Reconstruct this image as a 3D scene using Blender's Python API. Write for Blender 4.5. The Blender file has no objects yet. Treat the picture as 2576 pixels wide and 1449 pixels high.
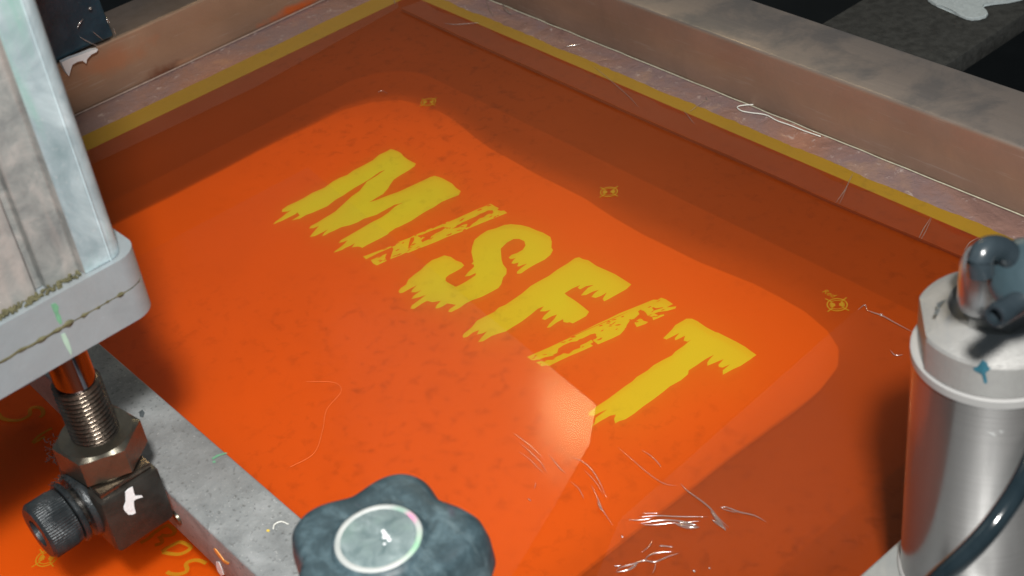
import bpy, bmesh, math, random
from mathutils import Vector, Matrix, noise
from mathutils.geometry import delaunay_2d_cdt
random.seed(7)
S = bpy.context.scene
COL = S.collection
# ------------------------------------------------------------------ camera, world, lamps, exposure
FPX = 3422.75
CX, CY = 1288.0, 724.5
AX = Vector((0.64205201, -0.395032, 0.65705322))      # world axes seen in camera space
AY = Vector((0.75483448, 0.47567658, -0.45161566))
AZ = Vector((-0.13414219, 0.78592717, 0.60359287))
CAM = Vector((0.47606961, -0.32721929, 0.43733478))
cd = bpy.data.cameras.new('camera'); cam = bpy.data.objects.new('camera', cd); COL.objects.link(cam)
R3 = Matrix((AX, AY, AZ))                              # camera -> world
cam.matrix_world = Matrix.Translation(CAM) @ R3.to_4x4()
cd.sensor_width = 36.0; cd.lens = FPX / 2576 * 36.0
cd.clip_start = 0.01; cd.clip_end = 50
cd.dof.use_dof = True; cd.dof.focus_distance = 0.70; cd.dof.aperture_fstop = 20
S.camera = cam
w = bpy.data.worlds.new('World'); S.world = w; w.use_nodes = True
bg = w.node_tree.nodes['Background']; bg.inputs[0].default_value = (0.72, 0.86, 1.0, 1); bg.inputs[1].default_value = 0.11
def lamp(name, loc, target, size, power, color, sy=None):
    l = bpy.data.lights.new(name, 'AREA'); l.energy = power; l.size = size; l.color = color
    if sy: l.shape = 'RECTANGLE'; l.size_y = sy
    o = bpy.data.objects.new(name, l); COL.objects.link(o)
    o.location = loc
    o.rotation_euler = (Vector(target) - Vector(loc)).to_track_quat('-Z', 'Y').to_euler()
    return o
lamp('key_lamp', (0.60, -0.375, 0.775), (0.05, 0.0, 0.0), 0.06, 13.0, (1.0, 0.97, 0.93))
lamp('fill_lamp', (-0.490, 0.398, 0.69), (0.095, -0.048, 0.0), 0.07, 0.75, (1.0, 0.74, 0.36), 0.085)
lamp('haze_fill', (-0.80, 0.66, 1.10), (0.2, -0.1, 0.0), 0.80, 0.9, (1.0, 0.92, 0.82), 0.50)  # unseen softbox added for haze on the film and soft fill
S.view_settings.view_transform = 'Standard'; S.view_settings.look = 'None'
S.view_settings.exposure = 0.0; S.view_settings.gamma = 1.0
S.view_settings.use_curve_mapping = False

# ------------------------------------------------------------------ helpers
def ray(u, v):
    return (R3 @ Vector((u - CX, -(v - CY), -FPX))).normalized()
def at(u, v, z=0.0):
    d = ray(u, v); return CAM + d * ((z - CAM.z) / d.z)
def on_plane(u, v, p0, n):
    d = ray(u, v); n = Vector(n); return CAM + d * ((Vector(p0) - CAM).dot(n) / d.dot(n))
def at_depth(u, v, dep):
    return CAM + (R3 @ Vector((u - CX, -(v - CY), -FPX))) / FPX * dep

def link(name, me, mat=None, parent=None, smooth=False, autos=None):
    o = bpy.data.objects.new(name, me); COL.objects.link(o)
    if mat: me.materials.append(mat)
    if smooth:
        for p in me.polygons: p.use_smooth = True
    if autos is not None:
        me.set_sharp_from_angle(angle=math.radians(autos))
    if parent: o.parent = parent
    return o
def tag(o, label=None, cat=None, group=None, kind=None):
    if label: o['label'] = label
    if cat: o['category'] = cat
    if group: o['group'] = group
    if kind: o['kind'] = kind
    return o
def empty(name, loc=(0, 0, 0), label=None, cat=None, group=None):
    o = bpy.data.objects.new(name, None); COL.objects.link(o); o.location = loc; o.empty_display_size = .02
    return tag(o, label, cat, group)
def from_bm(name, bm, mat=None, parent=None, smooth=False, autos=None):
    bmesh.ops.recalc_face_normals(bm, faces=bm.faces)
    me = bpy.data.meshes.new(name); bm.to_mesh(me); bm.free()
    return link(name, me, mat, parent, smooth, autos)
def box_bm(x0, x1, y0, y1, z0, z1, bev=0.0, seg=2, bm=None):
    own = bmesh.new()
    vs = [own.verts.new((x, y, z)) for x in (x0, x1) for y in (y0, y1) for z in (z0, z1)]
    for f in ((0, 1, 3, 2), (4, 6, 7, 5), (0, 4, 5, 1), (2, 3, 7, 6), (0, 2, 6, 4), (1, 5, 7, 3)):
        own.faces.new([vs[i] for i in f])
    if bev: bmesh.ops.bevel(own, geom=own.edges[:], offset=bev, segments=seg, profile=0.5, affect='EDGES')
    bmesh.ops.recalc_face_normals(own, faces=own.faces)
    if bm is None: return own
    me = bpy.data.meshes.new('tmp'); own.to_mesh(me); own.free(); bm.from_mesh(me); bpy.data.meshes.remove(me)
    return bm
def lathe_bm(prof, n=64, rf=None, cap=True, bm=None):
    """prof: list of (r, z); rf(theta, r, z) -> radius."""
    bm = bm or bmesh.new(); rings = []
    for r, z in prof:
        ring = []
        for k in range(n):
            t = 2 * math.pi * k / n; rr = rf(t, r, z) if rf else r
            ring.append(bm.verts.new((rr * math.cos(t), rr * math.sin(t), z)))
        rings.append(ring)
    for a, b in zip(rings, rings[1:]):
        for k in range(n): bm.faces.new((a[k], a[(k + 1) % n], b[(k + 1) % n], b[k]))
    if cap:
        bm.faces.new(rings[0][::-1]); bm.faces.new(rings[-1])
    return bm
def prism_bm(poly, z0, z1, bev=0.0, seg=2):
    bm = bmesh.new()
    a = [bm.verts.new((x, y, z0)) for x, y in poly]; b = [bm.verts.new((x, y, z1)) for x, y in poly]
    n = len(poly)
    bot = bm.faces.new(a[::-1]); top = bm.faces.new(b)
    for k in range(n): bm.faces.new((a[k], a[(k + 1) % n], b[(k + 1) % n], b[k]))
    if bev:
        es = list(set(list(bot.edges) + list(top.edges)))
        bmesh.ops.bevel(bm, geom=es, offset=bev, segments=seg, profile=0.5, affect='EDGES')
    return bm
def tube_bm(pts, r, n=10, bm=None, taper=False):
    bm = bm or bmesh.new(); rings = []; N = len(pts)
    pts = [Vector(p) for p in pts]
    for i, p in enumerate(pts):
        d = (pts[min(i + 1, N - 1)] - pts[max(i - 1, 0)]).normalized()
        up = Vector((0, 0, 1)) if abs(d.z) < .95 else Vector((1, 0, 0))
        s = d.cross(up).normalized(); u = s.cross(d)
        rr = r * (max(0.12, math.sin(math.pi * i / (N - 1)) ** .6) if taper else 1)
        rings.append([bm.verts.new(p + (s * math.cos(a) + u * math.sin(a)) * rr) for a in [2 * math.pi * k / n for k in range(n)]])
    for a, b in zip(rings, rings[1:]):
        for k in range(n): bm.faces.new((a[k], a[(k + 1) % n], b[(k + 1) % n], b[k]))
    bm.faces.new(rings[0][::-1]); bm.faces.new(rings[-1])
    return bm
def smooth_pts(pts, sub=6):
    pts = [Vector(p) for p in pts]; out = []
    P = [pts[0] * 2 - pts[1]] + pts + [pts[-1] * 2 - pts[-2]]
    for i in range(1, len(P) - 2):
        for k in range(sub):
            t = k / sub; p0, p1, p2, p3 = P[i - 1], P[i], P[i + 1], P[i + 2]
            out.append(.5 * ((2 * p1) + (p2 - p0) * t + (2 * p0 - 5 * p1 + 4 * p2 - p3) * t * t + (3 * p1 - p0 - 3 * p2 + p3) * t ** 3))
    out.append(pts[-1]); return out
def ribbon_bm(pts, wd, bm=None, dz=0.0):
    bm = bm or bmesh.new(); N = len(pts); L = []
    for i, p in enumerate(pts):
        d = (pts[min(i + 1, N - 1)] - pts[max(i - 1, 0)]); d.z = 0; d.normalize()
        s = Vector((-d.y, d.x, 0)) * wd / 2
        L.append((bm.verts.new(p + s + Vector((0, 0, dz))), bm.verts.new(p - s + Vector((0, 0, dz)))))
    for a, b in zip(L, L[1:]): bm.faces.new((a[0], a[1], b[1], b[0]))
    return bm
def rrect(x0, x1, y0, y1, r, n=8, jit=None):
    out = []
    for cx, cy, a0 in ((x1 - r, y1 - r, 0), (x0 + r, y1 - r, 90), (x0 + r, y0 + r, 180), (x1 - r, y0 + r, 270)):
        for k in range(n + 1):
            a = math.radians(a0 + 90 * k / n); out.append((cx + r * math.cos(a), cy + r * math.sin(a)))
    return out

# ------------------------------------------------------------------ materials
def mat(name):
    m = bpy.data.materials.new(name); m.use_nodes = True; nt = m.node_tree
    for n in list(nt.nodes): nt.nodes.remove(n)
    out = nt.nodes.new('ShaderNodeOutputMaterial')
    return m, nt, out
def N(nt, t, **kw):
    n = nt.nodes.new(t)
    for k, v in kw.items():
        if k.startswith('i_'):
            key = k[2:]; key = int(key) if key.isdigit() else key.replace('_', ' ')
            n.inputs[key].default_value = v
        else: setattr(n, k, v)
    return n
def coords(nt, scale=(1, 1, 1), rot=(0, 0, 0), kind='Object'):
    tc = N(nt, 'ShaderNodeTexCoord'); mp = N(nt, 'ShaderNodeMapping')
    mp.inputs['Scale'].default_value = scale; mp.inputs['Rotation'].default_value = rot
    nt.links.new(tc.outputs[kind], mp.inputs[0]); return mp.outputs[0]
def noisen(nt, vec, scale, detail=4, rough=.55, dist=0.0):
    n = N(nt, 'ShaderNodeTexNoise'); n.inputs['Scale'].default_value = scale; n.inputs['Detail'].default_value = detail
    n.inputs['Roughness'].default_value = rough; n.inputs['Distortion'].default_value = dist
    nt.links.new(vec, n.inputs['Vector']); return n.outputs['Fac']
def ramp(nt, fac, stops):
    r = N(nt, 'ShaderNodeValToRGB'); cr = r.color_ramp
    while len(cr.elements) > len(stops): cr.elements.remove(cr.elements[-1])
    while len(cr.elements) < len(stops): cr.elements.new(0.5)
    for e, (p, c) in zip(cr.elements, stops):
        e.position = p; e.color = (c[0], c[1], c[2], 1) if isinstance(c, (tuple, list)) else (c, c, c, 1)
    nt.links.new(fac, r.inputs[0]); return r.outputs[0]
def mixc(nt, fac, a, b, mode='MIX'):
    m = N(nt, 'ShaderNodeMix', data_type='RGBA', blend_type=mode)
    for s, v in ((m.inputs[0], fac), (m.inputs[6], a), (m.inputs[7], b)):
        if isinstance(v, bpy.types.NodeSocket): nt.links.new(v, s)
        elif isinstance(v, (int, float)): s.default_value = v
        else: s.default_value = (v[0], v[1], v[2], 1)
    return m.outputs[2]
def setin(nt, sock, v):
    if isinstance(v, bpy.types.NodeSocket): nt.links.new(v, sock)
    elif isinstance(v, (tuple, list)) and len(v) == 3 and sock.type == 'RGBA': sock.default_value = (v[0], v[1], v[2], 1)
    else: sock.default_value = v
def principled(nt, out, **kw):
    p = N(nt, 'ShaderNodeBsdfPrincipled')
    for k, v in kw.items(): setin(nt, p.inputs[k.replace('_', ' ')], v)
    nt.links.new(p.outputs[0], out.inputs[0]); return p
def bumpn(nt, h, dist, strength=1.0):
    b = N(nt, 'ShaderNodeBump'); b.inputs['Strength'].default_value = strength; b.inputs['Distance'].default_value = dist
    nt.links.new(h, b.inputs['Height']); return b.outputs[0]

def schlick(nt, f0=.04):
    lw = N(nt, 'ShaderNodeLayerWeight'); lw.inputs['Blend'].default_value = .5
    p = N(nt, 'ShaderNodeMath', operation='POWER'); nt.links.new(lw.outputs['Facing'], p.inputs[0]); p.inputs[1].default_value = 5
    m = N(nt, 'ShaderNodeMath', operation='MULTIPLY_ADD'); nt.links.new(p.outputs[0], m.inputs[0]); m.inputs[1].default_value = 1 - f0; m.inputs[2].default_value = f0
    return m
def film_material(name, dif, tint, tfrac, rough=.42, spots=True, dark=(.16, .02, .003), scat=.0):
    """Translucent coated mesh: dyed diffuse part, tinted see-through part, soft gloss."""
    m, nt, out = mat(name)
    v = coords(nt)
    d = N(nt, 'ShaderNodeBsdfDiffuse'); t = N(nt, 'ShaderNodeBsdfTransparent'); g = N(nt, 'ShaderNodeBsdfGlossy')
    big = noisen(nt, v, 9, 3, .5)
    dc = mixc(nt, ramp(nt, big, [(.35, 0.), (.7, 1.)]), dif, [c * .84 for c in dif])
    tc = tint
    if spots:
        s1 = noisen(nt, v, 130, 5, .6, .3)
        reg = noisen(nt, v, 5.5, 2, .5)
        k = N(nt, 'ShaderNodeMath', operation='MULTIPLY')
        nt.links.new(ramp(nt, s1, [(.53, 0.), (.74, .55)]), k.inputs[0]); nt.links.new(ramp(nt, reg, [(.42, 0.), (.62, 1.)]), k.inputs[1])
        dc = mixc(nt, k.outputs[0], dc, dark); tc = mixc(nt, k.outputs[0], tint, [c * .55 for c in tint])
    weave = noisen(nt, coords(nt, (1, 1, 1)), 1500, 1, .5)
    dc = mixc(nt, ramp(nt, weave, [(.3, 0.), (.75, .3)]), dc, [c * .72 for c in dif])
    setin(nt, d.inputs[0], dc); setin(nt, t.inputs[0], tc)
    g.inputs['Roughness'].default_value = rough; g.inputs[0].default_value = (1, .82, .62, 1)
    nb = bumpn(nt, noisen(nt, v, 24, 4, .6), .0006, .5)
    nt.links.new(nb, g.inputs['Normal'])
    m1 = N(nt, 'ShaderNodeMixShader'); m1.inputs[0].default_value = tfrac
    nt.links.new(d.outputs[0], m1.inputs[1]); nt.links.new(t.outputs[0], m1.inputs[2])
    if scat:
        tl = N(nt, 'ShaderNodeBsdfTranslucent'); setin(nt, tl.inputs[0], tc)
        m0 = N(nt, 'ShaderNodeMixShader'); m0.inputs[0].default_value = scat
        nt.links.new(t.outputs[0], m0.inputs[1]); nt.links.new(tl.outputs[0], m0.inputs[2]); nt.links.new(m0.outputs[0], m1.inputs[2])
    fr = schlick(nt, .022)
    m2 = N(nt, 'ShaderNodeMixShader'); nt.links.new(fr.outputs[0], m2.inputs[0])
    nt.links.new(m1.outputs[0], m2.inputs[1]); nt.links.new(g.outputs[0], m2.inputs[2])
    nt.links.new(m2.outputs[0], out.inputs[0]); return m
M_film = film_material('orange_emulsion', (.68, .086, .004), (1.0, .36, .05), .70, scat=.45)
M_yel = film_material('yellow_mesh', (.66, .50, .012), (1.0, .97, .20), .52, rough=.5, scat=.35, spots=True, dark=(.42, .33, .02))
M_border = film_material('bare_mesh_border', (.62, .35, .012), (1.0, .80, .15), .45, rough=.5, spots=True, dark=(.25, .16, .02))
M_mark = film_material('yellow_open_mesh_thin', (.58, .36, .02), (1, .8, .15), .46, spots=False)

def tape_material(name, haze, rough):
    m, nt, out = mat(name)
    v = coords(nt)
    t = N(nt, 'ShaderNodeBsdfTransparent'); g = N(nt, 'ShaderNodeBsdfGlossy'); d = N(nt, 'ShaderNodeBsdfDiffuse')
    d.inputs[0].default_value = (.78, .55, .40, 1); g.inputs['Roughness'].default_value = rough
    nb = bumpn(nt, noisen(nt, v, 22, 2, .5), .0006, .4); nt.links.new(nb, g.inputs['Normal'])
    hz = N(nt, 'ShaderNodeMath', operation='MULTIPLY'); nt.links.new(ramp(nt, noisen(nt, v, 14, 4, .6, .5), [(.3, .3), (.8, 1.)]), hz.inputs[0]); hz.inputs[1].default_value = haze
    m1 = N(nt, 'ShaderNodeMixShader'); nt.links.new(hz.outputs[0], m1.inputs[0])
    nt.links.new(t.outputs[0], m1.inputs[1]); nt.links.new(d.outputs[0], m1.inputs[2])
    fr = schlick(nt, .011)
    m2 = N(nt, 'ShaderNodeMixShader'); nt.links.new(fr.outputs[0], m2.inputs[0])
    nt.links.new(m1.outputs[0], m2.inputs[1]); nt.links.new(g.outputs[0], m2.inputs[2])
    nt.links.new(m2.outputs[0], out.inputs[0]); return m
M_tape = tape_material('clear_tape', .006, .13)
M_tape_hazy = tape_material('scuffed_clear_tape', .03, .3)
def crease_material():
    m, nt, out = mat('tape_crease')
    t = N(nt, 'ShaderNodeBsdfTransparent'); g = N(nt, 'ShaderNodeBsdfGlossy'); g.inputs['Roughness'].default_value = .18
    mx = N(nt, 'ShaderNodeMixShader'); mx.inputs[0].default_value = .42
    nt.links.new(t.outputs[0], mx.inputs[1]); d = N(nt, 'ShaderNodeBsdfDiffuse'); d.inputs[0].default_value = (.75, .6, .5, 1); md = N(nt, 'ShaderNodeMixShader'); md.inputs[0].default_value = .18  # pale diffuse share paints highlight into creases that reflect dark
    nt.links.new(g.outputs[0], md.inputs[1]); nt.links.new(d.outputs[0], md.inputs[2]); nt.links.new(md.outputs[0], mx.inputs[2]); nt.links.new(mx.outputs[0], out.inputs[0]); return m
M_crease_glint = crease_material()

def glue_band():
    m, nt, out = mat('stained_glue_band')
    v = coords(nt, (1, 1, 1))
    a = noisen(nt, v, 16, 5, .65, .8); b = noisen(nt, v, 130, 4, .7, .5); c = noisen(nt, v, 7, 2)
    col = ramp(nt, a, [(.3, (.17, .10, .09)), (.45, (.27, .16, .135)), (.58, (.23, .16, .16)), (.75, (.36, .23, .16))])
    col = mixc(nt, ramp(nt, c, [(.52, 0.), (.7, .5)]), col, (.52, .20, .08))
    col = mixc(nt, ramp(nt, b, [(.6, 0.), (.75, .7)]), col, (.62, .55, .52))
    principled(nt, out, Base_Color=col, Roughness=.24, Normal=bumpn(nt, b, .0018, .7)); return m
M_glue = glue_band()

def worn_alu(name, base, dark, stretch=(1, 1, 1), rough=.34, metal=.95, tintc=(.5, .33, .24), tintamt=.4, sc=1.0, streak=.5):
    m, nt, out = mat(name)
    v = coords(nt); vs = coords(nt, stretch)
    brush = noisen(nt, vs, 260 * sc, 3, .6); blot = noisen(nt, v, 22 * sc, 5, .62, .6); fine = noisen(nt, v, 190 * sc, 4, .65); t = noisen(nt, vs, 10 * sc, 3, .5)
    col = mixc(nt, ramp(nt, blot, [(.38, 0.), (.68, 1.)]), base, dark)
    col = mixc(nt, ramp(nt, brush, [(.3, 0.), (.8, streak)]), col, [c * .6 for c in base])
    col = mixc(nt, ramp(nt, t, [(.42, 0.), (.7, tintamt)]), col, tintc)
    col = mixc(nt, ramp(nt, fine, [(.66, 0.), (.8, .45)]), col, [min(1, c * 1.5) for c in base])
    rr = ramp(nt, blot, [(.3, rough * .8), (.7, min(1, rough * 1.5))])
    principled(nt, out, Base_Color=col, Metallic=metal, Roughness=rr, Normal=bumpn(nt, brush, .0002, .5)); return m
M_railx = worn_alu('worn_aluminium_rail', (.44, .36, .31), (.15, .15, .155), (.04, 1, 1), .40, .6, (.50, .33, .22), .6)
M_raily = worn_alu('stained_aluminium_rail', (.50, .38, .31), (.30, .21, .16), (1, .04, 1), .40, .6, (.48, .30, .17), .6)
M_cast = worn_alu('grey_cast_metal', (.36, .38, .385), (.24, .25, .255), (1, 1, 1), .62, .35, (.30, .29, .28), .3, 1.6, .2)
M_cap = worn_alu('satin_cast_aluminium', (.33, .39, .42), (.25, .29, .31), (1, 1, 1), .45, .35, (.55, .5, .47), .25, 1.2, .15)
M_plate = worn_alu('scuffed_plate', (.58, .61, .62), (.42, .45, .46), (1, 1, 1), .42, .7, (.5, .5, .48), .2, 2.0, .2)

def speckled_cast():
    m, nt, out = mat('speckled_grey_casting')
    v = coords(nt); a = noisen(nt, v, 60, 5, .65, .3); sp = noisen(nt, v, 420, 3, .6); sp2 = noisen(nt, v, 900, 2, .6); big = noisen(nt, v, 14, 3)
    col = ramp(nt, a, [(.3, (.20, .215, .22)), (.55, (.31, .33, .335)), (.75, (.40, .42, .43))])
    col = mixc(nt, ramp(nt, sp, [(.58, 0.), (.70, .7)]), col, (.10, .105, .105))
    col = mixc(nt, ramp(nt, sp2, [(.66, 0.), (.74, .7)]), col, (.62, .63, .63))
    col = mixc(nt, ramp(nt, big, [(.5, 0.), (.7, .4)]), col, (.20, .19, .185))
    principled(nt, out, Base_Color=col, Metallic=.2, Roughness=.6, Normal=bumpn(nt, sp, .0005, .6)); return m
M_bar = speckled_cast()
def body_mat():
    m, nt, out = mat('oxidised_cylinder_body')
    v = coords(nt, (1, 1, 1)); vs = coords(nt, (3, 3, .5))
    a = noisen(nt, v, 34, 5, .6, .8); b = noisen(nt, vs, 26, 4, .6); c = noisen(nt, v, 320, 4, .7)
    col = ramp(nt, a, [(.30, (.20, .28, .30)), (.45, (.30, .38, .41)), (.56, (.40, .49, .52)), (.72, (.60, .70, .74))])
    col = mixc(nt, ramp(nt, b, [(.50, 0.), (.66, .75)]), col, (.24, .44, .38))
    col = mixc(nt, ramp(nt, c, [(.6, 0.), (.75, .4)]), col, (.55, .58, .59))
    principled(nt, out, Base_Color=col, Metallic=.25, Roughness=.5, Normal=bumpn(nt, a, .0008, .5)); return m
M_body = body_mat()
def groove_mat():
    m, nt, out = mat('dirty_groove_metal')
    v = coords(nt); a = noisen(nt, v, 90, 5, .65, .5); z = noisen(nt, coords(nt, (4, 4, .6)), 20, 3)
    col = ramp(nt, a, [(.3, (.17, .18, .18)), (.5, (.27, .28, .27)), (.7, (.40, .38, .36))])
    col = mixc(nt, ramp(nt, z, [(.5, 0.), (.7, .5)]), col, (.50, .42, .38))
    principled(nt, out, Base_Color=col, Metallic=.3, Roughness=.6, Normal=bumpn(nt, a, .0006, .6)); return m
M_groove = groove_mat()
def simple(name, col, rough=.5, metal=0., nscale=60, amt=.25, bump=.0003, ior=None, coat=None):
    m, nt, out = mat(name)
    v = coords(nt); a = noisen(nt, v, nscale, 5, .6, .4)
    c2 = [min(1, c * 1.7 + .01) for c in col]
    cc = mixc(nt, ramp(nt, a, [(.35, 0.), (.75, amt * 2)]), col, c2)
    kw = dict(Base_Color=cc, Metallic=metal, Roughness=rough, Normal=bumpn(nt, noisen(nt, v, nscale * 3, 4, .6), bump, .6))
    p = principled(nt, out, **kw)
    if coat: p.inputs['Coat Weight'].default_value = coat; p.inputs['Coat Roughness'].default_value = .15
    return m
M_oily = simple('oily_thread_steel', (.12, .098, .078), .26, .95, 300, .5, .0002)
M_nut = simple('oily_brass_plated_steel', (.13, .122, .098), .38, .9, 120, .25, .0003)
M_black_steel = simple('oily_black_steel', (.020, .018, .015), .36, .3, 80, .6, .0006)
M_bolt = simple('black_oxide_bolt', (.022, .027, .03), .36, .4, 200, .5, .0005)
M_chrome = simple('chrome', (.14, .135, .155), .10, 1.0, 20, .1, .00001)
M_white_paint = simple('white_paint_blob', (.78, .82, .84), .5, 0, 200, .15, .0006)
M_blue_ink = simple('dark_teal_ink', (.01, .09, .13), .5, 0, 200, .5, .0001)
M_dark_ink = simple('dark_grey_ink', (.05, .06, .065), .5, 0, 200, .5, .0001)
M_green_ink = simple('green_ink', (.12, .28, .17), .55, 0, 200, .3, .0001)
M_moss = simple('olive_grime', (.075, .07, .032), .8, 0, 400, .6, .0012)
M_floor = simple('dark_floor', (.006, .0075, .006), .8, 0, 12, .3, .001)
M_rubber = simple('dark_pallet_rubber', (.018, .019, .017), .85, 0, 160, .7, .0012)
M_blackplastic = simple('glossy_black_plastic_film', (.004, .024, .038), .30, 0, 30, .8, .0012)
M_fit = simple('dark_blue_grey_plastic', (.012, .019, .024), .24, 0, 50, .6, .0003)
M_disc = simple('teal_grey_plastic_dome', (.018, .034, .042), .38, 0, 35, .5, .0003)
M_hose = simple('black_hose', (.006, .012, .016), .12, 0, 60, .3, .0002)
M_paper = simple('torn_white_paper', (.80, .80, .82), .7, 0, 200, .1, .0003)
M_flake = simple('grey_ink_flake', (.42, .48, .49), .8, 0, 330, .18, .0006)
M_thread = simple('white_lint_thread', (.75, .76, .70), .5, 0, 50, .1, .0001)
M_fibre = simple('tinted_fibre', (.78, .26, .09), .6, 0, 50, .1, .0001)
M_head = simple('bead_blasted_aluminium', (.33, .33, .32), .5, .5, 420, .06, .0003)
M_seal = simple('white_seal_ring', (.30, .30, .295), .45, .1, 100, .06, .0001)
def steel_barrel():
    m, nt, out = mat('brushed_stainless_barrel')
    vs = coords(nt, (1, 1, 60)); v = coords(nt)
    a = noisen(nt, vs, 30, 4, .6); b = noisen(nt, v, 60, 5, .65, .4)
    col = mixc(nt, ramp(nt, a, [(.3, 0.), (.8, .5)]), (.25, .24, .235), (.17, .165, .16))
    col = mixc(nt, ramp(nt, b, [(.66, 0.), (.74, .6)]), col, (.8, .8, .8))
    p = principled(nt, out, Base_Color=col, Metallic=.78, Roughness=ramp(nt, b, [(.3, .13), (.75, .24)]), Normal=bumpn(nt, a, .00008, .4))
    return m
M_steel = steel_barrel()
def knob_mat():
    m, nt, out = mat('chalky_black_knob_plastic')
    v = coords(nt); a = noisen(nt, v, 95, 6, .68, .4); b = noisen(nt, coords(nt, (1, 3, 1), (0, 0, .5)), 60, 4, .6); pk = noisen(nt, v, 55, 2, .5)
    col = ramp(nt, a, [(.30, (.018, .034, .042)), (.47, (.034, .060, .072)), (.58, (.060, .10, .118)), (.74, (.12, .18, .20))])
    col = mixc(nt, ramp(nt, b, [(.55, 0.), (.75, .6)]), col, (.15, .21, .23))
    col = mixc(nt, ramp(nt, pk, [(.66, 0.), (.75, .35)]), col, (.16, .04, .13))
    principled(nt, out, Base_Color=col, Roughness=.5, Normal=bumpn(nt, noisen(nt, v, 400, 4, .7), .0002, .5)); return m
M_knob = knob_mat()
def knobcap_mat():
    m, nt, out = mat('scuffed_knob_centre')
    v = coords(nt); a = noisen(nt, v, 170, 5, .65, .8); g = noisen(nt, v, 70, 2)
    col = ramp(nt, a, [(.3, (.085, .13, .135)), (.55, (.165, .22, .225)), (.75, (.28, .34, .345))])
    col = mixc(nt, ramp(nt, g, [(.55, 0.), (.7, .4)]), col, (.20, .30, .26))
    principled(nt, out, Base_Color=col, Roughness=.55, Normal=bumpn(nt, a, .0003, .5)); return m
M_knobcap = knobcap_mat()
def platen_mat():
    m, nt, out = mat('white_coated_platen')
    v = coords(nt); a = noisen(nt, v, 12, 4, .55, .5); s = noisen(nt, v, 120, 5, .65, .3); reg = noisen(nt, v, 5, 2)
    col = ramp(nt, a, [(.3, (.80, .80, .80)), (.7, (.88, .88, .88))])
    k = N(nt, 'ShaderNodeMath', operation='MULTIPLY'); nt.links.new(ramp(nt, s, [(.52, 0.), (.76, .6)]), k.inputs[0]); nt.links.new(ramp(nt, reg, [(.42, 0.), (.6, 1.)]), k.inputs[1])
    col = mixc(nt, k.outputs[0], col, (.35, .33, .32))
    principled(nt, out, Base_Color=col, Roughness=.6, Normal=bumpn(nt, noisen(nt, v, 40, 4, .6), .001, .4)); return m
M_platen = platen_mat()
M_base = simple('dark_grey_support_board', (.17, .165, .16), .7, 0, 30, .2, .0003)

# ------------------------------------------------------------------ setting
fl = from_bm('floor', box_bm(-4, 4, -4, 4, -.62, -.60), M_floor); tag(fl, kind='structure')

# ------------------------------------------------------------------ platen under the screen
ZP = -.0065
def outline_wobble(pts, amp, fr):
    out = []
    for x, y in pts:
        d = noise.noise(Vector((x * fr, y * fr, 3.1))) * amp
        out.append((x + d, y + noise.noise(Vector((x * fr + 9, y * fr, 1.7))) * amp))
    return out
def densify(p, step=.012):
    out = []
    for i in range(len(p)):
        a = Vector(p[i]); b = Vector(p[(i + 1) % len(p)]); n = max(1, int((b - a).length / step))
        for k in range(n): q = a.lerp(b, k / n); out.append((q.x, q.y))
    return out
base_pl = [(-.240, -.42), (.160, -.42), (.162, .055), (.158, .073), (.150, .084), (.137, .091), (.120, .095), (.085, .095), (.05, .090), (.01, .087), (-.04, .090), (-.075, .0888), (-.10, .0882), (-.125, .0888), (-.145, .0915), (-.17, .0955), (-.20, .0955), (-.221, .089), (-.234, .075), (-.240, .055)]
pl = outline_wobble(densify(base_pl), .0015, 30)
bm = prism_bm(pl, -.0022, 0, .0008, 2)
for vt in bm.verts: vt.co.z += -.0012 - .011 * (vt.co.x + .24) / .40 - max(0, vt.co.y) * .02
plat = from_bm('platen', bm, M_platen, smooth=True, autos=60)
tag(plat, 'white rounded platen glowing through the orange mesh behind the large lettering', 'platen')
sup = from_bm('support_board', prism_bm(rrect(-.305, .215, -.40, .140, .045, 10), -.040, -.0235, .003, 3), M_base, smooth=True, autos=50)
tag(sup, 'dim larger board just beneath the white platen, seen faintly through dark orange emulsion', 'board')

# ------------------------------------------------------------------ the printing screen
scr = empty('printing_screen', (0, 0, 0), 'printing screen of orange emulsion in a stained aluminium frame, lettered MISFIT', 'printing screen')
H = .0405
def rail(name, x0, x1, y0, y1, m, lab=None):
    o = from_bm(name, box_bm(x0, x1, y0, y1, -.001, H, .0022, 3), m, scr, True, 40)
    if lab: o['label'] = lab
    return o
def rail_faces(m, inner, top, blot):  # paints the emulsion's orange reflection on side faces, darker top; plus wear blotches
    nt = m.node_tree; p = [n for n in nt.nodes if n.type == 'BSDF_PRINCIPLED'][0]; cur = p.inputs['Base Color'].links[0].from_socket
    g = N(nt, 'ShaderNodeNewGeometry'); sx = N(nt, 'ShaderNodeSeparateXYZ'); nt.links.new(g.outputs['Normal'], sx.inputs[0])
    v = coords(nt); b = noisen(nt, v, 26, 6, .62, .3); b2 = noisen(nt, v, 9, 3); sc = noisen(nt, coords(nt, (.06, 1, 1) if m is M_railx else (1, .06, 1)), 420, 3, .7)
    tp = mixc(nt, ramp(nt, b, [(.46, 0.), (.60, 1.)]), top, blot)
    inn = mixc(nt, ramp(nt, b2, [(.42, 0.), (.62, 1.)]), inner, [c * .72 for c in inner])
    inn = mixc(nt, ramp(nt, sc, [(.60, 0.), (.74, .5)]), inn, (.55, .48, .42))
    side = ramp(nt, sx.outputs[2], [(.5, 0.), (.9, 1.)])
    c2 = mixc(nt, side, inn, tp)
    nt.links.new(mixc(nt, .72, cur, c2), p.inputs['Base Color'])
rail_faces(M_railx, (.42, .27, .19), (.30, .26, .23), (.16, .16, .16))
rail_faces(M_raily, (.46, .28, .18), (.12, .10, .085), (.07, .06, .05))
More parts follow.
